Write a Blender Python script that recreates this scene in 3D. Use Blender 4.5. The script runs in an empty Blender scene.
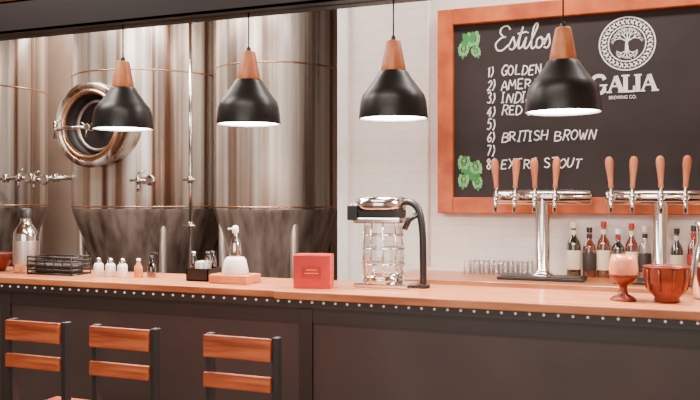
import bpy, bmesh, math, random
from mathutils import Vector, Matrix
random.seed(7)
PI=math.pi
# ------------------------------------------------------------------ materials
def lin(c):
    return tuple(((x/255)/12.92 if x/255<=0.04045 else (((x/255)+0.055)/1.055)**2.4) for x in c)+(1.0,)
def mat(name,rgb,rough=0.5,metal=0.0,emit=0.0,noise=0.0,nscale=(8,8,8),bump=0.0,rgb2=None,coat=0.0,ecol=None,rvar=0.0,mid=None,p0=0.32,p1=0.68):
    m=bpy.data.materials.new(name); m.use_nodes=True
    nt=m.node_tree; p=nt.nodes['Principled BSDF']
    p.inputs['Roughness'].default_value=rough; p.inputs['Metallic'].default_value=metal
    p.inputs['Base Color'].default_value=lin(rgb)
    if coat: p.inputs['Coat Weight'].default_value=coat
    if emit:
        p.inputs['Emission Color'].default_value=lin(ecol or rgb); p.inputs['Emission Strength'].default_value=emit
    tc=nt.nodes.new('ShaderNodeTexCoord'); mp=nt.nodes.new('ShaderNodeMapping'); mp.inputs['Scale'].default_value=nscale
    nz=nt.nodes.new('ShaderNodeTexNoise'); nz.inputs['Scale'].default_value=1.0; nz.inputs['Detail'].default_value=5
    nt.links.new(tc.outputs['Object'],mp.inputs[0]); nt.links.new(mp.outputs[0],nz.inputs[0])
    cr=nt.nodes.new('ShaderNodeValToRGB'); cr.color_ramp.elements[0].position=p0; cr.color_ramp.elements[1].position=p1
    b=rgb2 if rgb2 else tuple(max(0,x*(1-(noise or 0.06))) for x in rgb)
    cr.color_ramp.elements[0].color=lin(b); cr.color_ramp.elements[1].color=lin(rgb)
    if mid:
        e=cr.color_ramp.elements.new((p0+p1)/2); e.color=lin(mid)
    nt.links.new(nz.outputs[0],cr.inputs[0]); nt.links.new(cr.outputs[0],p.inputs['Base Color'])
    if bump:
        bp=nt.nodes.new('ShaderNodeBump'); bp.inputs['Strength'].default_value=bump; bp.inputs['Distance'].default_value=0.01
        nt.links.new(nz.outputs[0],bp.inputs['Height']); nt.links.new(bp.outputs[0],p.inputs['Normal'])
    if rvar:
        mr=nt.nodes.new('ShaderNodeMapRange'); mr.inputs[3].default_value=rough-rvar; mr.inputs[4].default_value=rough+rvar
        nt.links.new(nz.outputs[0],mr.inputs[0]); nt.links.new(mr.outputs[0],p.inputs['Roughness'])
    return m
def glass(name,tint=(255,255,255),fac=0.12,rough=0.03):
    m=bpy.data.materials.new(name); m.use_nodes=True; nt=m.node_tree; nt.nodes.clear()
    o=nt.nodes.new('ShaderNodeOutputMaterial'); mx=nt.nodes.new('ShaderNodeMixShader')
    t=nt.nodes.new('ShaderNodeBsdfTransparent'); t.inputs[0].default_value=lin(tint)
    g=nt.nodes.new('ShaderNodeBsdfGlossy'); g.inputs['Roughness'].default_value=rough
    lw=nt.nodes.new('ShaderNodeLayerWeight'); lw.inputs[0].default_value=0.35
    mr=nt.nodes.new('ShaderNodeMapRange'); mr.inputs[3].default_value=fac; mr.inputs[4].default_value=0.9
    nt.links.new(lw.outputs['Facing'],mr.inputs[0]); nt.links.new(mr.outputs[0],mx.inputs[0])
    nt.links.new(t.outputs[0],mx.inputs[1]); nt.links.new(g.outputs[0],mx.inputs[2]); nt.links.new(mx.outputs[0],o.inputs[0])
    return m
M={}
M['woodtop']=mat('wood_counter',(216,142,94),0.36,rgb2=(150,78,44),mid=(196,116,72),nscale=(1.8,44,10),coat=0.2)
M['woodslat']=mat('wood_slat',(208,112,66),0.4,rgb2=(134,56,28),mid=(180,86,48),nscale=(3,30,44))
M['frame']=mat('wood_frame',(220,110,48),0.45,rgb2=(170,70,24),nscale=(6,6,6))
M['handle']=mat('wood_handle',(224,146,104),0.4,rgb2=(190,104,66),nscale=(20,20,5))
M['lampwood']=mat('wood_lampneck',(216,134,84),0.45,rgb2=(178,94,52),nscale=(30,30,6))
M['black']=mat('black_paint',(20,18,18),0.38)
M['steelblk']=mat('dark_steel',(44,38,38),0.45)
M['panel']=mat('bar_panel',(78,63,60),0.5,noise=0.12,nscale=(3,3,3))
M['panel2']=mat('bar_trim',(56,45,43),0.45)
M['beam']=mat('beam_paint',(36,30,32),0.45)
M['chrome']=mat('chrome',(232,226,220),0.14,1.0)
M['steel']=mat('brushed_steel_painted_sheen',(252,248,242),0.28,0.72,rgb2=(116,84,66),mid=(206,190,176),nscale=(8,8,0.10),rvar=0.08,p0=0.36,p1=0.60)  # vertical reflection bands painted into the base colour as stretched noise
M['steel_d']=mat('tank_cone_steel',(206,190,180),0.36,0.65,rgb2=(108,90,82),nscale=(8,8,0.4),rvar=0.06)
M['copper']=mat('copper_steel',(236,192,156),0.25,0.9,rgb2=(206,144,108),nscale=(3,3,3))
M['dark']=mat('hatch_painted_shade',(34,28,28),0.45)  # shade inside the hatch, painted dark onto its recess and door
M['white']=mat('white_ceramic',(240,236,232),0.35)
M['board']=mat('chalkboard',(50,41,42),0.75,rgb2=(40,33,34),nscale=(3,3,3))
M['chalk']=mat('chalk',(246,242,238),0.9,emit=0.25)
M['hop']=mat('chalk_green',(150,208,140),0.9,rgb2=(96,176,104),nscale=(40,40,40))
M['hopd']=mat('chalk_green_dark',(70,150,86),0.9)
M['red']=mat('red_plastic',(196,22,12),0.4,rgb2=(176,16,8))
M['terra']=mat('copper_glaze',(138,58,40),0.3,rgb2=(92,34,24),nscale=(10,10,10),metal=0.2)
M['peach']=mat('peach_glass',(222,138,98),0.2,emit=0.03)
M['glass']=glass('clear_glass')
M['gl_green']=glass('green_glass',(120,140,70),0.15)
M['gl_amber']=glass('amber_glass',(214,130,60),0.15)
M['gl_dark']=glass('brown_glass',(90,50,34),0.15)
M['bulb']=mat('lamp_diffuser',(255,250,246),0.5,emit=22.0)
M['rivet']=mat('rivet_glow',(252,228,206),0.3,0.2,emit=0.35)  # slight emission makes the rivets look lit, they are no lamps
M['lab1']=mat('label_cream',(232,214,180),0.6)
M['lab2']=mat('label_red',(170,30,20),0.6)
M['lab3']=mat('label_dark',(50,40,38),0.6)
M['bbox']=mat('wood_tray',(212,138,86),0.5,rgb2=(176,96,52),nscale=(5,30,30))
M['ceil']=mat('ceiling_wood',(176,126,92),0.7,rgb2=(140,94,64),nscale=(1,14,14))
M['floor']=mat('floor_concrete',(92,76,68),0.55,rgb2=(68,55,48),nscale=(2,2,2),bump=0.1)
M['tankwall']=mat('tank_room_wall',(206,184,168),0.7,rgb2=(168,142,124),nscale=(1,1,1))
M['plaster']=mat('side_wall',(214,194,180),0.8,rgb2=(198,176,160),nscale=(2,2,2))
def brickmat():
    m=bpy.data.materials.new('painted_brick'); m.use_nodes=True; nt=m.node_tree; p=nt.nodes['Principled BSDF']
    tc=nt.nodes.new('ShaderNodeTexCoord'); sp=nt.nodes.new('ShaderNodeSeparateXYZ'); cb=nt.nodes.new('ShaderNodeCombineXYZ')
    nt.links.new(tc.outputs['Object'],sp.inputs[0]); nt.links.new(sp.outputs[0],cb.inputs[0]); nt.links.new(sp.outputs[2],cb.inputs[1])
    br=nt.nodes.new('ShaderNodeTexBrick'); br.inputs['Scale'].default_value=1.0
    br.inputs['Brick Width'].default_value=0.24; br.inputs['Row Height'].default_value=0.075; br.inputs['Mortar Size'].default_value=0.005
    br.inputs['Mortar Smooth'].default_value=1.0
    br.inputs['Color1'].default_value=lin((236,228,222)); br.inputs['Color2'].default_value=lin((232,223,216)); br.inputs['Mortar'].default_value=lin((222,211,204))
    nt.links.new(cb.outputs[0],br.inputs[0]); nt.links.new(br.outputs[0],p.inputs['Base Color'])
    bp=nt.nodes.new('ShaderNodeBump'); bp.inputs['Strength'].default_value=0.12; bp.inputs['Distance'].default_value=0.01; bp.invert=True
    nt.links.new(br.outputs['Fac'],bp.inputs['Height']); nt.links.new(bp.outputs[0],p.inputs['Normal'])
    p.inputs['Roughness'].default_value=0.6
    return m
M['brick']=brickmat()

# ------------------------------------------------------------------ mesh builder
class B:
    def __init__(s): s.v=[];s.f=[];s.m=[];s.s=[];s.names=[]
    def mi(s,k):
        if k not in s.names: s.names.append(k)
        return s.names.index(k)
    def add(s,vs,fs,k,smooth=False,T=None):
        o=len(s.v); i=s.mi(k)
        for v in vs:
            v=Vector(v)
            if T is not None: v=T@v
            s.v.append(v)
        for f in fs:
            s.f.append([o+a for a in f]); s.m.append(i); s.s.append(smooth)
    def box(s,x0,x1,y0,y1,z0,z1,k,bev=0.0,T=None):
        if bev<=0:
            vs=[(x,y,z) for x in (x0,x1) for y in (y0,y1) for z in (z0,z1)]
            fs=[(0,1,3,2),(4,6,7,5),(0,4,5,1),(2,3,7,6),(0,2,6,4),(1,5,7,3)]
            s.add(vs,fs,k,False,T); return
        bm=bmesh.new(); bmesh.ops.create_cube(bm,size=1.0)
        for v in bm.verts:
            v.co=Vector(((x0+x1)/2+v.co.x*(x1-x0),(y0+y1)/2+v.co.y*(y1-y0),(z0+z1)/2+v.co.z*(z1-z0)))
        bmesh.ops.bevel(bm,geom=list(bm.edges),offset=bev,segments=2,affect='EDGES',profile=0.5)
        bm.verts.index_update()
        s.add([v.co.copy() for v in bm.verts],[[v.index for v in f.verts] for f in bm.faces],k,False,T); bm.free()
    def lathe(s,prof,c,k,seg=32,axis='Z',smooth=True,T=None):
        vs=[];fs=[]
        n=len(prof)
        for (r,h) in prof:
            for j in range(seg):
                a=2*PI*j/seg
                x=max(r,1e-5)*math.cos(a); y=max(r,1e-5)*math.sin(a)
                if axis=='Z': vs.append((c[0]+x,c[1]+y,c[2]+h))
                elif axis=='Y': vs.append((c[0]+x,c[1]+h,c[2]-y))
                else: vs.append((c[0]+h,c[1]+x,c[2]+y))
        for i in range(n-1):
            for j in range(seg):
                a=i*seg+j;b=i*seg+(j+1)%seg
                fs.append((a,b,b+seg,a+seg))
        s.add(vs,fs,k,smooth,T)
    def cyl(s,c,r,h,k,seg=24,axis='Z',T=None):
        e=min(r,h)*0.08
        s.lathe([(0,0),(r-e,0)],c,k,seg,axis,False,T); s.lathe([(r-e,0),(r,e),(r,h-e),(r-e,h)],c,k,seg,axis,True,T); s.lathe([(r-e,h),(0,h)],c,k,seg,axis,False,T)
    def tube(s,pts,r,k,seg=10,T=None):
        pts=[Vector(p) for p in pts]; n=len(pts)
        rs=r if isinstance(r,(list,tuple)) else [r]*n
        vs=[];fs=[]; up=None
        for i,p in enumerate(pts):
            t=(pts[min(i+1,n-1)]-pts[max(i-1,0)]).normalized()
            if up is None:
                up=Vector((0,0,1)) if abs(t.z)<0.9 else Vector((1,0,0))
            a=t.cross(up).normalized(); b=a.cross(t).normalized(); up=b
            for j in range(seg):
                q=2*PI*j/seg
                vs.append(p+a*math.cos(q)*rs[i]+b*math.sin(q)*rs[i])
        for i in range(n-1):
            for j in range(seg):
                x=i*seg+j;y=i*seg+(j+1)%seg
                fs.append((x,y,y+seg,x+seg))
        fs.append(tuple(range(seg-1,-1,-1))); fs.append(tuple(range((n-1)*seg,n*seg)))
        s.add(vs,fs,k,True,T)
    def ribbon(s,pts,w,y,k):
        n=len(pts);vs=[];fs=[]
        for i in range(n):
            a=Vector(pts[max(i-1,0)]);b=Vector(pts[min(i+1,n-1)]);t=(b-a)
            if t.length<1e-9: t=Vector((1,0))
            t.normalize(); nn=Vector((-t.y,t.x)); ww=(w[i] if isinstance(w,list) else w)/2
            p=Vector(pts[i]); q=p+nn*ww; r_=p-nn*ww
            vs+= [(q.x,y,q.y),(r_.x,y,r_.y)]
        for i in range(n-1): fs.append((2*i,2*i+1,2*i+3,2*i+2))
        s.add(vs,fs,k)
    def obj(s,name,loc=(0,0,0),parent=None):
        me=bpy.data.meshes.new(name); L=Vector(loc)
        me.from_pydata([v-L for v in s.v],[],s.f)
        for k in s.names: me.materials.append(M[k])
        me.polygons.foreach_set('material_index',s.m); me.polygons.foreach_set('use_smooth',s.s)
        me.update()
        bm=bmesh.new(); bm.from_mesh(me); bmesh.ops.remove_doubles(bm,verts=bm.verts,dist=1e-5)
        if not getattr(s,'keep',False): bmesh.ops.recalc_face_normals(bm,faces=bm.faces)
        bm.to_mesh(me); bm.free()
        o=bpy.data.objects.new(name,me); bpy.context.scene.collection.objects.link(o)
        if parent:
            o.parent=parent; o.location=L-parent.location
        else: o.location=L
        return o
def catmull(P,n=8):
    P=[Vector(p) for p in P]; out=[]
    for i in range(len(P)-1):
        a=P[max(i-1,0)];b=P[i];c=P[i+1];d=P[min(i+2,len(P)-1)]
        for j in range(n):
            t=j/n
            out.append(0.5*((2*b)+(c-a)*t+(2*a-5*b+4*c-d)*t*t+(3*b-a-3*c+d)*t**3))
    out.append(P[-1]); return out
def textmesh(b,body,x,z,y,size,k,sx=1.0,shear=0.0,offset=0.0,align='LEFT',width=None):
    cu=bpy.data.curves.new('t','FONT'); cu.body=body; cu.size=size; cu.shear=shear; cu.offset=offset; cu.align_x=align; cu.extrude=0.0008
    o=bpy.data.objects.new('t',cu); bpy.context.scene.collection.objects.link(o)
    bpy.context.view_layer.update()
    dg=bpy.context.evaluated_depsgraph_get(); me=bpy.data.meshes.new_from_object(o.evaluated_get(dg))
    vs=[v.co.copy() for v in me.vertices]; fs=[list(p.vertices) for p in me.polygons]
    if width:
        mn=min(v.x for v in vs); mx=max(v.x for v in vs); sx=width/(mx-mn)
    vs=[Vector((v.x*sx,v.y,v.z)) for v in vs]
    b.add([(x+v.x,y-v.z,z+v.y) for v in vs],fs,k)
    bpy.data.objects.remove(o); bpy.data.curves.remove(cu); bpy.data.meshes.remove(me)
# hand-chalked single stroke capitals (unit height 1, width ~0.62)
G={'A':[[(0,0),(.3,1),(.6,0)],[(.08,.36),(.55,.4)]],'B':[[(.05,0),(.05,1)],[(.0,.98),(.4,.95),(.5,.78),(.35,.56),(.05,.52)],[(.3,.54),(.6,.38),(.55,.1),(.3,0),(0,0)]],
'C':[[(.58,.85),(.35,1),(.08,.75),(.03,.35),(.25,0),(.6,.12)]],'D':[[(.06,0),(.06,1)],[(0,1),(.4,.92),(.6,.5),(.4,.08),(0,0)]],
'E':[[(.55,.98),(.08,.96)],[(.08,.96),(.06,0)],[(.06,.02),(.56,.04)],[(.08,.5),(.45,.54)]],'G':[[(.56,.85),(.32,1),(.06,.72),(.05,.3),(.3,0),(.55,.14)],[(.56,.45),(.56,.0)],[(.36,.45),(.62,.45)]],
'H':[[(.05,1),(.05,0)],[(.55,1),(.55,0)],[(.05,.5),(.55,.54)]],'I':[[(.15,1),(.15,0)],[(.02,.99),(.3,.99)],[(.02,.01),(.3,.01)]],'K':[[(.05,1),(.05,0)],[(.55,1),(.07,.45)],[(.2,.58),(.58,0)]],
'L':[[(.08,1),(.06,0)],[(.06,.02),(.55,.04)]],'M':[[(0,0),(.1,1)],[(.1,1),(.34,.35)],[(.34,.35),(.6,1)],[(.6,1),(.7,0)]],'N':[[(.05,0),(.07,1)],[(.07,1),(.53,0)],[(.53,0),(.56,1)]],
'O':[[(.3,1),(.06,.72),(.05,.28),(.3,0),(.55,.28),(.56,.72),(.28,1)]],'P':[[(.06,0),(.06,1)],[(.0,.98),(.42,.95),(.55,.75),(.4,.5),(.06,.46)]],
'R':[[(.06,0),(.06,1)],[(.0,.98),(.42,.95),(.54,.76),(.38,.52),(.06,.48)],[(.25,.5),(.6,0)]],'S':[[(.54,.86),(.3,1),(.08,.82),(.2,.58),(.45,.44),(.54,.2),(.3,0),(.03,.12)]],
'T':[[(0,.97),(.62,1)],[(.31,.98),(.29,0)]],'U':[[(.04,1),(.06,.3),(.28,0),(.52,.25),(.56,1)]],'W':[[(0,1),(.17,0)],[(.17,0),(.34,.7)],[(.34,.7),(.5,0)],[(.5,0),(.7,1)]],'X':[[(0,1),(.58,0)],[(.56,1),(0,0)]],
'1':[[(.1,.8),(.28,1)],[(.28,1),(.28,0)]],'2':[[(.06,.78),(.28,1),(.5,.8),(.4,.5),(.04,.04)],[(.04,.03),(.55,.05)]],'3':[[(.06,.9),(.35,1),(.5,.78),(.3,.55),(.52,.35),(.38,.02),(.04,.1)]],
'4':[[(.4,1),(.03,.35)],[(.03,.35),(.58,.38)],[(.42,.7),(.4,0)]],'5':[[(.52,1),(.12,.97)],[(.12,.97),(.08,.58)],[(.08,.58),(.38,.62),(.52,.34),(.34,.02),(.04,.08)]],
'6':[[(.45,1),(.15,.6),(.06,.25),(.25,0),(.5,.18),(.38,.46),(.1,.36)]],'7':[[(.04,.96),(.54,.98)],[(.54,.98),(.2,0)]],'8':[[(.45,.85),(.28,1),(.1,.8),(.3,.55),(.5,.28),(.28,0),(.06,.25),(.28,.53),(.46,.85)]],
')':[[(.05,1.08),(.24,.5),(.04,-.06)]]}
WD={'I':.42,'M':.84,'W':.84,' ':.5,'1':.5,')':.4}
def chalk(b,txt,x,z,h,y,width=None,w=0.0085,rnd=None):
    adv=[WD.get(c,.74) for c in txt]; tot=sum(adv)
    sx=(width/tot) if width else h*0.78
    for c,a in zip(txt,adv):
        dz=rnd.uniform(-.08,.08)*h; sc=rnd.uniform(.9,1.1); sh=rnd.uniform(.02,.24); dx=rnd.uniform(-.05,.05)
        for st in G.get(c,[]):
            pts=catmull(st,5) if len(st)>2 else [Vector(st[0]),(Vector(st[0])+Vector(st[1]))/2+Vector((rnd.uniform(-.04,.04),rnd.uniform(-.03,.03))),Vector(st[1])]
            b.ribbon([(x+(p[0]+dx+p[1]*sh)*sx,z+dz+p[1]*h*sc) for p in pts],[w*rnd.uniform(.75,1.15) for _ in pts],y,'chalk')
        x+=a*sx

# ------------------------------------------------------------------ room
def simple(name,*a,k):
    b=B(); b.box(*a,k); return b.obj(name)
simple('floor',-8.8,3.0,-2.0,8.2,-0.1,0.0,k='floor')
simple('ceiling',-8.8,3.0,-2.0,8.2,3.9,4.0,k='ceil')
simple('wall_back',-8.8,3.0,8.0,8.2,0,3.9,k='tankwall')
simple('wall_left',-8.8,-8.6,-2.0,8.0,0,3.9,k='plaster')
simple('wall_right',2.8,3.0,-2.0,8.0,0,3.9,k='plaster')
simple('wall_bar',-2.24,2.8,5.6,5.75,0,3.9,k='brick')
b=B(); b.box(-2.33,-2.24,5.56,5.79,0,3.9,'white',0.01); b.obj('trim_1')
b=B(); b.tube([(-1.86+.24,5.585,1.05),(-1.86+.24,5.585,3.88)],0.010,'white'); b.obj('trim_2')

# ------------------------------------------------------------------ bar counter
ZL=ZR=1.085
b=B()
b.box(-5.4,-1.83,3.565,4.12,1.048,1.085,'woodtop',0.006)
b.box(-1.83,1.6,3.550,4.12,1.045,1.085,'woodtop',0.006)
b.box(-5.4,1.6,3.575,3.60,1.005,1.047,'panel2')
b.box(-5.38,1.58,3.60,4.08,0.0,1.046,'panel')
b.box(-1.706,-1.635,3.583,3.62,0.0,1.0,'panel2',0.004)
b.box(-5.38,1.58,3.59,3.61,0.93,1.005,'panel2')
for x in (-3.6,): b.box(x-.035,x+.035,3.583,3.62,0,0.99,'panel2',0.004)
b.box(-5.38,1.58,3.59,3.61,0.0,0.12,'panel2')
x=-5.35
while x<1.58:
    b.lathe([(0.0065,0),(0.006,-0.004),(0.0035,-0.006),(0,-0.007)],(x,3.575,1.032),'rivet',8,'Y')
    x+=0.062
b.obj('bar_counter')

# back bar
b=B()
b.box(-1.75,2.6,4.98,5.59,0.975,1.02,'woodtop',0.005)
b.box(-1.73,2.6,5.02,5.58,0.0,0.975,'steelblk')
for x in (-0.9,0.0,0.9,1.8): b.box(x-.42,x+.42,5.0,5.03,0.08,0.92,'panel',0.005)
b.obj('back_counter')

# ------------------------------------------------------------------ overhead beam
b=B()
b.box(-6.2,2.2,3.71,3.725,2.54,2.73,'beam'); b.box(-6.2,2.2,3.71,3.89,2.54,2.552,'beam'); b.box(-6.2,2.2,3.71,3.89,2.718,2.73,'beam'); b.box(-6.2,2.2,3.79,3.81,2.54,2.73,'beam')
for x in (-5.8,-3.2,-0.8,1.8): b.tube([(x,3.8,2.73),(x,3.8,3.9)],0.012,'beam')
b.obj('ceiling_beam')

# ------------------------------------------------------------------ pendant lamps
def lamp(x):
    b=B(); c=(x,3.8,1.940)
    b.lathe([(0.172,0.0),(0.173,0.004),(0.169,0.05),(0.164,0.09),(0.154,0.122),(0.135,0.146),(0.085,0.214),(0.074,0.235),(0.068,0.240),(0.0,0.242)],c,'black',48)
    b.lathe([(0.168,0.002),(0.163,0.06),(0.150,0.11),(0.078,0.208),(0,0.22)],c,'white',48)
    b.lathe([(0.172,0.0),(0.168,0.002)],c,'black',48)
    b.lathe([(0.163,0.010),(0.10,0.004),(0.0,0.0)],c,'bulb',48)
    b.lathe([(0.060,0.238),(0.063,0.243),(0.059,0.27),(0.037,0.385),(0.033,0.392),(0,0.394)],c,'lampwood',32)
    b.lathe([(0.012,0.392),(0.012,0.41),(0.005,0.42)],c,'black',12)
    b.tube([(x,3.8,1.940+0.41),(x,3.8,2.545)],0.004,'black',8)
    o=b.obj('pendant_lamp',c)
    L=bpy.data.lights.new('pendant_light','AREA'); L.shape='DISK'; L.size=0.26; L.energy=24; L.color=(1,0.86,0.74)
    q=bpy.data.objects.new('pendant_light',L); q.location=(0,0,-0.01); q.parent=o; bpy.context.scene.collection.objects.link(q)
for x in (-2.931,-2.108,-1.286,-0.459,0.37): lamp(x)  # the last one hangs out of view, added for its light

# ------------------------------------------------------------------ bar stools
def stool(x):
    b=B(); y=2.9; w=0.175
    for s_ in (-1,1):
        px=x+s_*(w-0.018)
        b.box(px-0.014,px+0.014,y+0.012,y+0.05,0.0,0.975,'steelblk',0.003)
        b.box(px-0.014,px+0.014,y+0.31,y+0.34,0.0,0.51,'steelblk',0.003)
        b.box(px-0.012,px+0.012,y+0.04,y+0.315,0.48,0.51,'steelblk')
        b.box(px-0.010,px+0.010,y+0.04,y+0.315,0.22,0.245,'steelblk')
    for yy in (y+0.02,y+0.315):
        b.box(x-w+.02,x+w-.02,yy,yy+0.02,0.485,0.51,'steelblk'); b.box(x-w+.02,x+w-.02,yy,yy+0.02,0.25,0.275,'steelblk')
    b.box(x-w+0.004,x+w-0.03,y-0.008,y+0.014,0.878,0.972,'woodslat',0.004)
    b.box(x-w+0.004,x+w-0.03,y-0.008,y+0.014,0.752,0.815,'woodslat',0.004)
    for i in range(4):
        y0=y+0.05+i*0.075
        b.box(x-w-0.005,x+w+0.005,y0,y0+0.07,0.51,0.532,'woodslat',0.005)
    b.obj('bar_stool',(x,y+0.18,0))
for x in (-2.735,-2.246,-1.652): stool(x)

# ------------------------------------------------------------------ fermentation tanks
def tank(x,y,R,hatch=False,name='fermentation_tank'):
    b=B(); c=(x,y,0)
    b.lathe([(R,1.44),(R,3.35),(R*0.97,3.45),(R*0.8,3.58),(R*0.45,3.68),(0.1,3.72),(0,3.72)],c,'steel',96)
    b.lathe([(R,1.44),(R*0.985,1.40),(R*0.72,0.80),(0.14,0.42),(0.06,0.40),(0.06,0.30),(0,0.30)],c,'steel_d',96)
    for z in (1.46,2.72): b.lathe([(R,z-0.008),(R+0.004,z-0.004),(R+0.004,z+0.004),(R,z+0.008)],c,'copper',96)
    for i in range(4):
        a=PI/4+i*PI/2; dx=math.cos(a)*(R*0.88); dy=math.sin(a)*(R*0.88)
        b.tube([(x+dx,y+dy,0.0),(x+dx,y+dy,1.5)],0.04,'steel_d',16)
        b.cyl((x+dx,y+dy,0),0.07,0.02,'steel_d')
    b.tube([(x,y,0.42),(x,y,0.32),(x,y-0.1,0.28),(x,y-0.45,0.28)],0.03,'chrome')
    if hatch:
        z=2.205; q=(x,0,z)
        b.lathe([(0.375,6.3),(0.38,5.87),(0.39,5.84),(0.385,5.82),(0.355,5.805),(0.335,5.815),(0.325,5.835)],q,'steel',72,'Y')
        b.lathe([(0.325,5.835),(0.310,5.805),(0.295,5.80),(0.285,5.815),(0.278,5.84)],q,'copper',72,'Y')
        b.lathe([(0.278,5.84),(0.274,5.95)],q,'dark',72,'Y')
        b.lathe([(0.274,5.95),(0.20,5.965),(0,5.97)],q,'dark',72,'Y')
        b.lathe([(0.240,5.945),(0.225,5.92),(0.21,5.945)],q,'steel_d',60,'Y')
        b.tube([(x-0.34,5.78,z-0.05),(x-0.2,5.76,z-0.03),(x+0.05,5.78,z-0.03)],0.016,'chrome')
        b.tube([(x-0.34,5.82,z+0.05),(x-0.34,5.77,z+0.02),(x-0.34,5.77,z-0.12)],0.02,'chrome')
        b.cyl((x+0.02,5.76,z-0.03),0.03,0.20,'chrome',20,'Y')
        for i in range(3):
            a=i*2*PI/3+0.4
            b.tube([(x+0.02,5.775,z-0.03),(x+0.02+0.09*math.cos(a),5.76,z-0.03+0.09*math.sin(a))],0.007,'chrome')
    return b.obj(name,c)
TB=tank(-4.86,6.75,0.76,True)
TC=tank(-3.42,6.7,0.58)
TA=tank(-7.2,6.75,0.75)
def valve(x,y,z,par):
    b=B()
    b.cyl((x,y-0.02,z),0.035,0.06,'chrome',20,'Y')
    b.tube([(x,y+.04,z),(x,y-0.10,z)],0.016,'chrome')
    b.cyl((x,y-0.10,z-0.03),0.026,0.06,'chrome')
    b.tube([(x-0.09,y-0.10,z+0.0),(x+0.09,y-0.10,z+0.0)],0.012,'chrome')
    b.tube([(x,y-0.10,z+0.03),(x,y-0.10,z+0.07),(x+0.06,y-0.1,z+0.085)],0.008,'chrome')
    b.tube([(x,y-0.10,z-0.02),(x,y-0.11,z-0.10)],0.012,'chrome')
    b.lathe([(0.045,0),(0.05,-0.01),(0.05,-0.03),(0.04,-0.035),(0,-0.035)],(x+0.13,y-0.08,z),'chrome',24,'Y')
    b.tube([(x+0.09,y-0.10,z),(x+0.13,y-0.08,z)],0.01,'chrome')
    return b.obj('sample_valve',(x,y,z),par)
valve(-4.46,6.10,1.70,TB)
valve(-6.05,6.30,1.74,TA); valve(-5.85,6.30,1.72,TA)
b=B(); b.tube([(-6.6,6.33,1.74),(-5.60,6.33,1.74),(-5.58,6.50,1.74)],0.022,'chrome',14)
for xx in (-6.35,-5.70): b.cyl((xx,6.33,1.70),0.035,0.08,'chrome')
b.obj('manifold_pipe',(-6,6.33,1.74),TA)
b=B(); px=-3.875
b.tube([(px,5.95,0.0),(px,5.95,3.6)],0.018,'chrome',16)
for z in (1.7,1.3): b.tube([(px-.06,5.93,z),(px+.06,5.93,z)],0.010,'chrome'); b.cyl((px,5.95,z-0.03),0.030,0.06,'chrome')
b.tube([(px,5.95,3.6),(px,6.0,3.75),(px,6.2,3.9)],0.018,'chrome',16)
b.obj('transfer_pipe')

# ------------------------------------------------------------------ chalkboard
b=B()
X0,X1,Z0,Z1=-1.53,0.75,1.436,2.873; fw=0.112
b.box(X0+0.05,X1-0.05,5.53,5.598,Z0+0.05,Z1-0.05,'board')
b.box(X0,X0+fw,5.49,5.598,Z0,Z1,'frame',0.006); b.box(X1-fw,X1,5.49,5.598,Z0,Z1,'frame',0.006)
b.box(X0+fw,X1-fw,5.49,5.598,Z1-fw,Z1,'frame',0.006); b.box(X0+fw,X1-fw,5.49,5.598,Z0,Z0+fw,'frame',0.006)
YT=5.527
def stroke(P,ox,oz,sx,sz,w,k='chalk',shear=0.15):
    pts=[(ox+(p[0]+p[1]*shear)*sx,oz+p[1]*sz) for p in catmull(P,7)]
    b.ribbon(pts,w,YT,k)
ox,oz,sx,sz=-1.125,2.565,0.143,0.16
for P in ([(0.6,.86),(.45,1.02),(.2,.98),(.12,.78),(.3,.58),(.42,.56),(.2,.52),(-.02,.28),(.1,.02),(.35,0),(.6,.22)],
          [(.6,.12),(.78,.52),(.84,.42),(.92,.18),(.82,0),(.66,.06)],
          [(.82,.0),(1.0,.2),(1.2,.95),(1.1,.4),(1.12,.04),(1.28,.1)],[(.98,.66),(1.4,.72)],
          [(1.28,.1),(1.42,.48),(1.38,.08),(1.5,.02),(1.62,.2)],[(1.44,.66),(1.47,.70)],
          [(1.62,.2),(1.88,.9),(1.8,1.04),(1.7,.8),(1.7,.1),(1.82,.0),(1.95,.15)],
          [(2.1,.46),(1.95,.36),(1.95,.08),(2.1,0),(2.22,.16),(2.18,.4),(2.08,.46),(2.2,.34),(2.34,.36)],
          [(2.3,.12),(2.44,.54),(2.5,.42),(2.56,.16),(2.46,-.02),(2.3,.04)]):
    stroke(P,ox,oz,sx,sz,0.011)
rr=random.Random(3)
rows=[("1)",2.386,"GOLDEN",.28),("2)",2.290,"AMERICAN",.40),("3)",2.202,"INDIAN PA",.42),("4)",2.112,"RED IPA",.31),("5)",2.018,"",.26),("6)",1.932,"BRITISH BROWN",.63),("7)",1.835,"",.26),("8)",1.745,"EXTRA STOUT",.54)]
for n,z,t,w in rows:
    chalk(b,n,-1.185,z,.068,YT-.001,None,.0095,rr)
    if t: chalk(b,t,-1.085,z,.068,YT,w,.009,rr)
cx,cz=-0.261,2.553
def ring(r0,r1,k='chalk'):
    n=64; vs=[];fs=[]
    for j in range(n):
        a=2*PI*j/n; vs+=[(cx+r0*math.cos(a),YT,cz+r0*math.sin(a)),(cx+r1*math.cos(a),YT,cz+r1*math.sin(a))]
    for j in range(n): q=(j+1)%n; fs.append((2*j,2*j+1,2*q+1,2*q))
    b.add(vs,fs,k)
ring(0.168,0.177); ring(0.112,0.120)
for j in range(30):
    a=2*PI*j/30; a2=a+0.11
    b.ribbon([(cx+0.128*math.cos(a),cz+0.128*math.sin(a)),(cx+0.144*math.cos(a+.09),cz+0.144*math.sin(a+.09)),(cx+0.160*math.cos(a),cz+0.160*math.sin(a))],0.010,YT,'chalk')
    b.ribbon([(cx+0.132*math.cos(a2),cz+0.132*math.sin(a2)),(cx+0.158*math.cos(a2+.03),cz+0.158*math.sin(a2+.03))],0.007,YT,'chalk')
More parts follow.
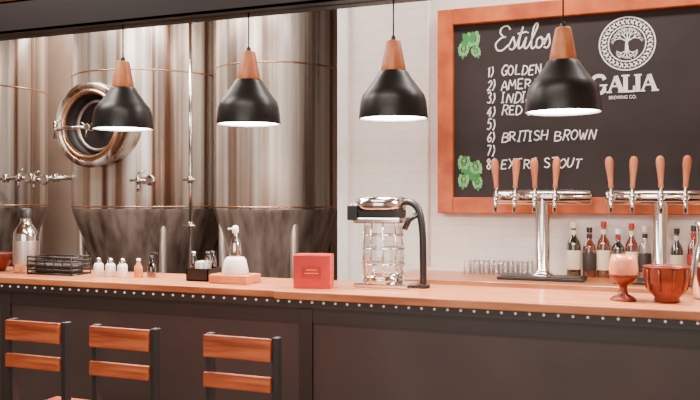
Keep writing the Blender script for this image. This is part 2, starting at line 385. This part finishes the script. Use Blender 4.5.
def branch(x,z,a,l,w,d):
    x2=x+l*math.cos(a); z2=z+l*math.sin(a)
    if math.hypot(x2-cx,z2-cz)>0.106: return
    b.ribbon([(x,z),((x+x2)/2+0.1*l*math.sin(a),(z+z2)/2),(x2,z2)],[w,w*.85,w*.7],YT,'chalk')
    if d==0: return
    for da in (-0.55,0.05,0.6): branch(x2,z2,a+da,l*0.72,w*0.66,d-1)
b.ribbon([(cx,cz-0.05),(cx-0.003,cz),(cx,cz+0.02)],[0.026,0.016,0.018],YT,'chalk')
for a in (0.5,1.1,PI/2,2.05,2.65): branch(cx,cz+0.015,a,0.042,0.009,3)
for a in (-0.4,-1.0,-PI/2,-2.15,-2.75): branch(cx,cz-0.045,a,0.032,0.008,2)
def bar(x0,z0,x1,z1,w): b.ribbon([(x0,z0),(x1,z1)],w,YT-0.0005,'chalk')
wz=2.240; wh=0.104
def serif(x,z,w=.036): b.ribbon([(x-w/2,z),(x+w/2,z)],.011,YT-0.0008,'chalk')
gx=-0.492
b.ribbon([(gx+p[0],wz+p[1]) for p in catmull([(.092,.085),(.075,.108),(.035,.108),(.008,.075),(.008,.03),(.035,-.002),(.075,0),(.092,.03)],6)],.024,YT,'chalk')
bar(gx+.090,wz-.002,gx+.090,wz+.048,.020); serif(gx+.085,wz+.048,.046)
for ax in (gx+.120,gx+.325):
    bar(ax,wz,ax+.040,wz+wh,.013); bar(ax+.040,wz+wh,ax+.078,wz,.028); bar(ax+.012,wz+.038,ax+.064,wz+.038,.011); serif(ax,wz,.034); serif(ax+.078,wz,.044)
lx=gx+.222; bar(lx,wz,lx,wz+wh,.028); serif(lx,wz+wh,.05); b.ribbon([(lx-.025,wz),(lx+.055,wz)],.013,YT-.0008,'chalk'); bar(lx+.052,wz,lx+.052,wz+.035,.012)
ix=gx+.298; bar(ix,wz,ix,wz+wh,.028); serif(ix,wz,.046); serif(ix,wz+wh,.046)
textmesh(b,"BREWING CO.",-0.375,2.193,YT,0.032,'chalk',width=0.17)
def leaf(x,z,a,L,k):
    n=9
    P=[(x+L*t*math.cos(a),z+L*t*math.sin(a)) for t in [i/n for i in range(n+1)]]
    W=[0.004+L*0.62*math.sin(PI*min(1,(i/n)**0.8)) for i in range(n+1)]; W[-1]=0.001
    b.ribbon(P,W,YT-0.0001-0.0004*random.random(),k)
def hop(x,z,s,a0):
    # overlapping bracts forming a cone that tapers to the tip
    ax=(math.cos(a0),math.sin(a0)); nx=(-ax[1],ax[0])
    for i in range(5):
        wd=(0.20,0.26,0.23,0.15,0.0)[i]*s; u=i*0.20*s
        for j in ((-1,1,0) if i<4 else (0,)):
            leaf(x+u*ax[0]+j*wd*nx[0],z+u*ax[1]+j*wd*nx[1],a0+j*0.25,0.32*s,'hopd' if j==0 and i%2==0 else 'hop')
hop(-1.285,2.71,0.12,-PI/2+0.1); hop(-1.345,2.63,0.10,-PI/2-0.1); hop(-1.275,2.60,0.08,-PI/2+0.4)
for a in (0.6,2.2,3.6): leaf(-1.315,2.645,a,0.07,'hopd')
hop(-1.34,1.84,0.11,-PI/2-.15); hop(-1.275,1.80,0.11,-PI/2+0.3); hop(-1.345,1.71,0.10,-PI/2-0.1); hop(-1.255,1.69,0.09,-PI/2+.1)
for a in (0.5,2.4,3.9,5.4): leaf(-1.305,1.715,a,0.075,'hopd')
b.keep=True
b.obj('chalkboard_menu',(-0.39,5.55,2.15))

# ------------------------------------------------------------------ tap towers
def tower(xc,xa,xb,taps,name='beer_tap_tower'):
    b=B(); y=5.26; z0=1.02; zb=1.550
    b.box(xc-0.27,xc+0.27,y-0.14,y+0.10,z0,z0+0.022,'black',0.006)
    b.box(xc-0.25,xc+0.25,y-0.13,y+0.02,z0+0.022,z0+0.026,'steelblk')
    b.lathe([(0.075,0.022),(0.075,0.03),(0.055,0.045),(0.046,0.06),(0.046,zb-z0)],(xc,y,z0),'chrome',32)
    b.lathe([(0,xa),(0.036,xa),(0.048,xa+0.01),(0.048,xb-0.01),(0.036,xb),(0,xb)],(0,y,zb),'chrome',32,'X')
    for i,tx in enumerate(taps):
        b.cyl((tx,y-0.075,zb),0.024,0.04,'chrome',20,'Y')
        b.tube([(tx,y-0.04,zb),(tx,y-0.13,zb-0.002)],0.014,'chrome')
        b.tube([(tx,y-0.115,zb+0.005),(tx,y-0.14,zb-0.03),(tx,y-0.15,zb-0.10)],[0.015,0.014,0.011],'chrome')
        b.lathe([(0.016,-0.01),(0.019,0.0),(0.019,0.02),(0.011,0.035),(0.009,0.06)],(tx,y-0.115,zb),'chrome',16)
        T=Matrix.Translation((tx,y-0.115,zb+0.055))@Matrix.Rotation((-0.07,0.05,-0.03,0.06)[i%4],4,'Y')
        b.lathe([(0.011,0),(0.015,0.004),(0.014,0.03),(0.019,0.085),(0.025,0.14),(0.024,0.172),(0.015,0.190),(0,0.194)],(0,0,0),'handle',20,'Z',True,T)
    b.obj(name,(xc,y,z0))
tower(-0.765,-1.075,-0.455,(-1.04,-0.92,-0.795,-0.67))
tower(-0.052,-0.375,0.32,(-0.335,-0.212,-0.05,0.085,0.24))

# ------------------------------------------------------------------ bottles and glasses on back counter
def bottle(x,y,z,h,r,gk,lk,cap='black'):
    b=B()
    b.lathe([(0,0),(r*0.9,0),(r,0.008),(r,h*0.58),(r*0.92,h*0.64),(r*0.42,h*0.74),(r*0.36,h*0.80),(r*0.34,h*0.93)],(x,y,z),gk,24)
    b.lathe([(r*0.45,h*0.90),(r*0.45,h*0.99),(r*0.4,h),(0,h)],(x,y,z),cap,16)
    b.lathe([(r+0.001,h*0.14),(r+0.002,h*0.15),(r+0.002,h*0.48),(r+0.001,h*0.49)],(x,y,z),lk,24)
    b.lathe([(r*0.44,h*0.78),(r*0.44,h*0.86)],(x,y,z),lk,16)
    b.obj('liquor_bottle',(x,y,z))
for (x,h,r,g,l,cp) in [(-0.595,.36,.046,'gl_green','lab1','lab1'),(-0.495,.33,.042,'gl_amber','lab3','black'),(-0.405,.37,.042,'gl_amber','lab1','lab2'),
        (-0.315,.32,.040,'gl_green','lab2','white'),(-0.232,.36,.039,'gl_amber','lab1','lab2'),(-0.15,.34,.038,'glass','lab3','lab1'),(0.04,.33,.038,'gl_dark','lab1','black'),(0.14,.35,.038,'gl_amber','lab2','black')]:
    bottle(x,5.50,1.02,h,r,g,l,cp)
b=B()
for row in range(2):
    for i in range(7):
        x=-1.30+i*0.066+row*0.02; y=5.44+row*0.08
        b.lathe([(0.028,0),(0.029,0.004),(0.022,0.095),(0.020,0.10),(0,0.10)],(x,y,1.02),'glass',20)
        b.lathe([(0.026,0.0),(0.020,0.09),(0,0.09)],(x,y,1.02),'glass',20)
b.obj('drinking_glasses')

# ------------------------------------------------------------------ things on the bar
b=B(); c=(-3.71,3.86,ZL)
b.lathe([(0,0),(.068,0),(.074,.008),(.074,.225),(.070,.25),(.045,.29),(.034,.305),(.032,.335),(.034,.34)],c,'chrome',40)
b.lathe([(.037,.335),(.038,.34),(.038,.385),(.030,.395),(0,.396)],c,'steelblk',32)
b.lathe([(.0745,.05),(.0755,.055),(.0755,.19),(.0745,.195)],c,'steel_d',40)
b.obj('steel_growler',c)
b=B(); x0,x1,y0,y1=-3.60,-3.27,3.76,3.93
for z in (0.005,.03,.055,.08,.105):
    for (p,q) in (((x0,y0),(x1,y0)),((x1,y0),(x1,y1)),((x1,y1),(x0,y1)),((x0,y1),(x0,y0))):
        b.tube([(p[0],p[1],ZL+z),(q[0],q[1],ZL+z)],0.005,'black',8)
for i in range(6):
    xx=x0+(x1-x0)*i/5
    for yy in (y0,y1): b.tube([(xx,yy,ZL),(xx,yy,ZL+.11)],0.0035,'black',6)
b.box(x0,x1,y0,y1,ZL+0.002,ZL+0.008,'black')
b.box(x0+.03,x1-.03,y0+.03,y1-.03,ZL+0.008,ZL+0.06,'steelblk',0.004)
b.obj('wire_basket')
for x in (-3.12,-3.035,-2.95):
    b=B(); b.lathe([(0,0),(.026,0),(.029,.004),(.029,.062),(.024,.074),(.016,.08)],(x,3.82,ZL),'white',24)
    b.lathe([(.017,.078),(.018,.082),(.017,.10),(.012,.108),(0,.11)],(x,3.82,ZL),'chrome',20); b.obj('condiment_shaker',(x,3.82,ZL))
b=B(); c=(-2.86,3.85,ZL); b.lathe([(0,0),(.024,0),(.026,.004),(.024,.06),(.012,.08),(.010,.10)],c,'bbox',24); b.lathe([(.013,.095),(.013,.108),(0,.11)],c,'white',16); b.obj('sauce_bottle',c)
b=B(); c=(-2.79,3.88,ZL); b.lathe([(0,0),(.024,0),(.026,.004),(.026,.07),(.012,.09),(.010,.11)],c,'gl_dark',24); b.lathe([(.014,.10),(.014,.125),(0,.128)],c,'black',16); b.tube([(c[0],c[1],ZL+.12),(c[0],c[1],ZL+.14),(c[0]+.04,c[1],ZL+.138)],.005,'black'); b.obj('pump_bottle',c)
b=B(); x0,x1,y0,y1=-2.49,-2.35,3.78,3.92
b.box(x0,x1,y0,y1,ZL,ZL+.012,'black',.003)
for (a,c_,d,e) in ((x0,x0+.006,y0,y1),(x1-.006,x1,y0,y1),(x0,x1,y0,y0+.006),(x0,x1,y1-.006,y1)): b.box(a,c_,d,e,ZL,ZL+.07,'black')
b.box(x0+.02,x1-.06,y0+.02,y1-.02,ZL+.012,ZL+.105,'white',.003)
b.lathe([(0,0.0),(.018,0.0),(.02,.09),(.016,.12),(.012,.13)],(x1-.03,3.83,ZL+.012),'glass',16); b.lathe([(.014,.128),(.014,.15),(0,.152)],(x1-.03,3.83,ZL+.012),'black',16)
b.lathe([(0,0.0),(.016,0.0),(.018,.10),(.01,.13)],(x1-.03,3.88,ZL+.012),'gl_dark',16); b.lathe([(.012,.128),(.012,.15),(0,.152)],(x1-.03,3.88,ZL+.012),'black',16)
b.lathe([(0,0.0),(.018,0.0),(.018,.10),(.01,.13)],(x0+.03,3.81,ZL+.012),'gl_dark',16); b.lathe([(.012,.128),(.012,.15),(0,.152)],(x0+.03,3.81,ZL+.012),'chrome',16)
b.obj('napkin_caddy')
b=B(); c=(-2.19,3.80,ZL)
b.box(-2.31,-2.075,3.72,3.88,ZL,ZL+.048,'bbox',.006)
b.lathe([(0,.048),(.07,.048),(.073,.055),(.064,.10),(.058,.125),(.046,.14),(.0,.143)],c,'white',32)
b.lathe([(.030,.14),(.033,.15),(.030,.20),(.024,.23),(.014,.25),(.012,.275)],c,'chrome',24)
b.lathe([(.017,.27),(.018,.29),(.012,.31),(0,.312)],c,'white',16)
b.tube([(c[0],c[1],ZL+.295),(c[0]-.04,c[1]-.01,ZL+.29)],.006,'white')
b.obj('soap_dispenser_tray',c)
b=B()
T=Matrix.Translation((-1.705,3.76,ZR))@Matrix.Rotation(math.radians(14),4,'Z')
b.box(-.095,.095,-.065,.065,0,.17,'red',.004,T); b.box(-.08,.08,-.05,.05,.169,.172,'lab2',0,T)
b.box(-.05,.05,-.0675,-.0645,.05,.11,'lab2',0,T); b.box(-.035,.035,-.0685,-.0665,.075,.080,'peach',0,T); b.box(-.028,.028,-.0685,-.0665,.092,.097,'peach',0,T)
b.obj('red_napkin_box',(-1.705,3.76,ZR))
b=B(); xm,ym=-1.385,3.93
b.box(xm-.13,xm+.16,ym-.10,ym+.10,ZR,ZR+.022,'chrome',.006)
b.lathe([(.10,.022),(.105,.03),(.105,.05),(.095,.06)],(xm,ym,ZR),'chrome',40)
b.lathe([(.088,.05),(.102,.07),(.105,.15),(.104,.24),(.098,.29),(.092,.32)],(xm,ym,ZR),'glass',40)
for i in range(10):
    a=i*2*PI/10
    b.tube([(xm+.108*math.cos(a),ym+.108*math.sin(a),ZR+.03),(xm+.110*math.cos(a),ym+.110*math.sin(a),ZR+.17),(xm+.102*math.cos(a),ym+.102*math.sin(a),ZR+.33)],.003,'chrome',6)
for z,r in ((.12,.111),(.2,.111),(.27,.106)): b.lathe([(r,z-.004),(r+.004,z),(r,z+.004),(r-.003,z),(r,z-.004)],(xm,ym,ZR),'chrome',40)
b.box(xm-.14,xm+.12,ym-.09,ym+.09,ZR+.33,ZR+.36,'chrome',.008)
b.box(xm-.12,xm+.10,ym-.08,ym+.08,ZR+.36,ZR+.40,'black',.006)
b.lathe([(0,.40),(.125,.40),(.132,.41),(.130,.458),(.11,.466),(0,.469)],(xm-.01,ym,ZR),'chrome',40)
b.cyl((xm-.15,ym-.02,ZR+.36),.028,.07,'chrome'); b.box(xm-.165,xm-.11,ym-.1,ym-.08,ZR+.345,ZR+.42,'black',.004)
arm=catmull([(xm+.08,ym,ZR+.43),(xm+.14,ym,ZR+.44),(xm+.19,ym,ZR+.40),(xm+.21,ym,ZR+.30),(xm+.215,ym,ZR+.15),(xm+.215,ym,ZR+.01)],8)
b.tube(arm,.018,'black',14); b.cyl((xm+.215,ym,ZR),.035,.02,'black')
b.box(xm+.11,xm+.24,ym-.02,ym+.02,ZR,ZR+.012,'black')
b.tube([(xm+.19,ym,ZR+.38),(xm+.15,ym-.03,ZR+.35),(xm+.125,ym-.03,ZR+.30)],.015,'black')
b.obj('juice_machine',(xm,ym,ZR))
b=B(); c=(-0.195,3.80,ZR)
b.lathe([(0,0),(.056,0),(.058,.006),(.05,.014),(.022,.03),(.016,.05),(.02,.07),(.045,.085)],c,'terra',32)
b.lathe([(.045,.085),(.060,.11),(.064,.145),(.058,.18),(.050,.205),(.046,.205),(.054,.18),(.058,.145),(.053,.11),(0,.095)],c,'peach',32)
b.lathe([(0.02,.07),(.05,.083),(.058,.10),(.064,.112),(.062,.118)],c,'terra',32)
b.obj('goblet',c)
b=B(); c=(-0.013,3.82,ZR)
b.lathe([(0,0),(.05,0),(.055,.008),(.052,.02),(.080,.05),(.092,.10),(.096,.150),(.102,.157),(.096,.160),(.088,.15),(.084,.11),(.075,.065),(0,.03)],c,'terra',40)
for i in range(10):
    a=i*2*PI/10; b.tube([(c[0]+.082*math.cos(a),c[1]+.082*math.sin(a),ZR+.055),(c[0]+.094*math.cos(a),c[1]+.094*math.sin(a),ZR+.10),(c[0]+.098*math.cos(a),c[1]+.098*math.sin(a),ZR+.145)],.005,'terra',8)
b.obj('copper_bowl',c)
b=B(); c=(0.16,4.0,ZR)
b.lathe([(0,0),(.055,0),(.065,.01),(.075,.10),(.065,.2),(.045,.27),(.05,.33),(.056,.35),(.05,.35),(.04,.28),(0,.2)],c,'chrome',32)
b.tube(catmull([(c[0]+.05,c[1],ZR+.32),(c[0]+.12,c[1],ZR+.30),(c[0]+.12,c[1],ZR+.15),(c[0]+.07,c[1],ZR+.09)],6),.008,'chrome')
b.obj('metal_pitcher',c)
b=B(); c=(-3.96,3.86,ZL)
b.lathe([(0,0),(.06,0),(.065,.01),(.10,.06),(.115,.11),(.108,.112),(.09,.06),(0,.02)],c,'terra',32); b.obj('serving_bowl',c)

# ------------------------------------------------------------------ lights
def area(x,y,z,sx,sy,e,col,rot=(0,0,0)):  # added fill lights without fixtures, also reflected by the tanks
    L=bpy.data.lights.new('fill_light','AREA'); L.shape='RECTANGLE'; L.size=sx; L.size_y=sy; L.energy=e; L.color=col
    o=bpy.data.objects.new('fill_light',L); o.location=(x,y,z); o.rotation_euler=rot; bpy.context.scene.collection.objects.link(o)
W=(1,0.89,0.78)
area(-1.5,1.5,3.8,3.0,0.6,90,W)
area(-4.2,3.0,3.8,1.6,0.5,95,W)
area(-0.4,4.7,3.8,2.4,0.3,80,(1,.92,.85))
area(-4.2,5.0,3.8,3.4,0.3,150,(1,.92,.85))
area(-5.9,7.6,3.8,2.4,0.3,50,(1,.90,.82))
area(-1.0,-1.2,2.0,4.0,2.4,125,(1,.92,.84),(math.radians(85),0,0))  # added fill behind the camera, facing the bar
w=bpy.data.worlds.new('w'); bpy.context.scene.world=w; w.use_nodes=True
w.node_tree.nodes['Background'].inputs[0].default_value=lin((236,212,192)); w.node_tree.nodes['Background'].inputs[1].default_value=0.42
# ------------------------------------------------------------------ camera
cd=bpy.data.cameras.new('cam'); cd.sensor_width=36; cd.lens=800/700*36; cd.shift_y=-3/700
co=bpy.data.objects.new('camera',cd); co.location=(0,0,1.55); co.rotation_euler=(PI/2,0,math.atan(0.4))
bpy.context.scene.collection.objects.link(co); bpy.context.scene.camera=co
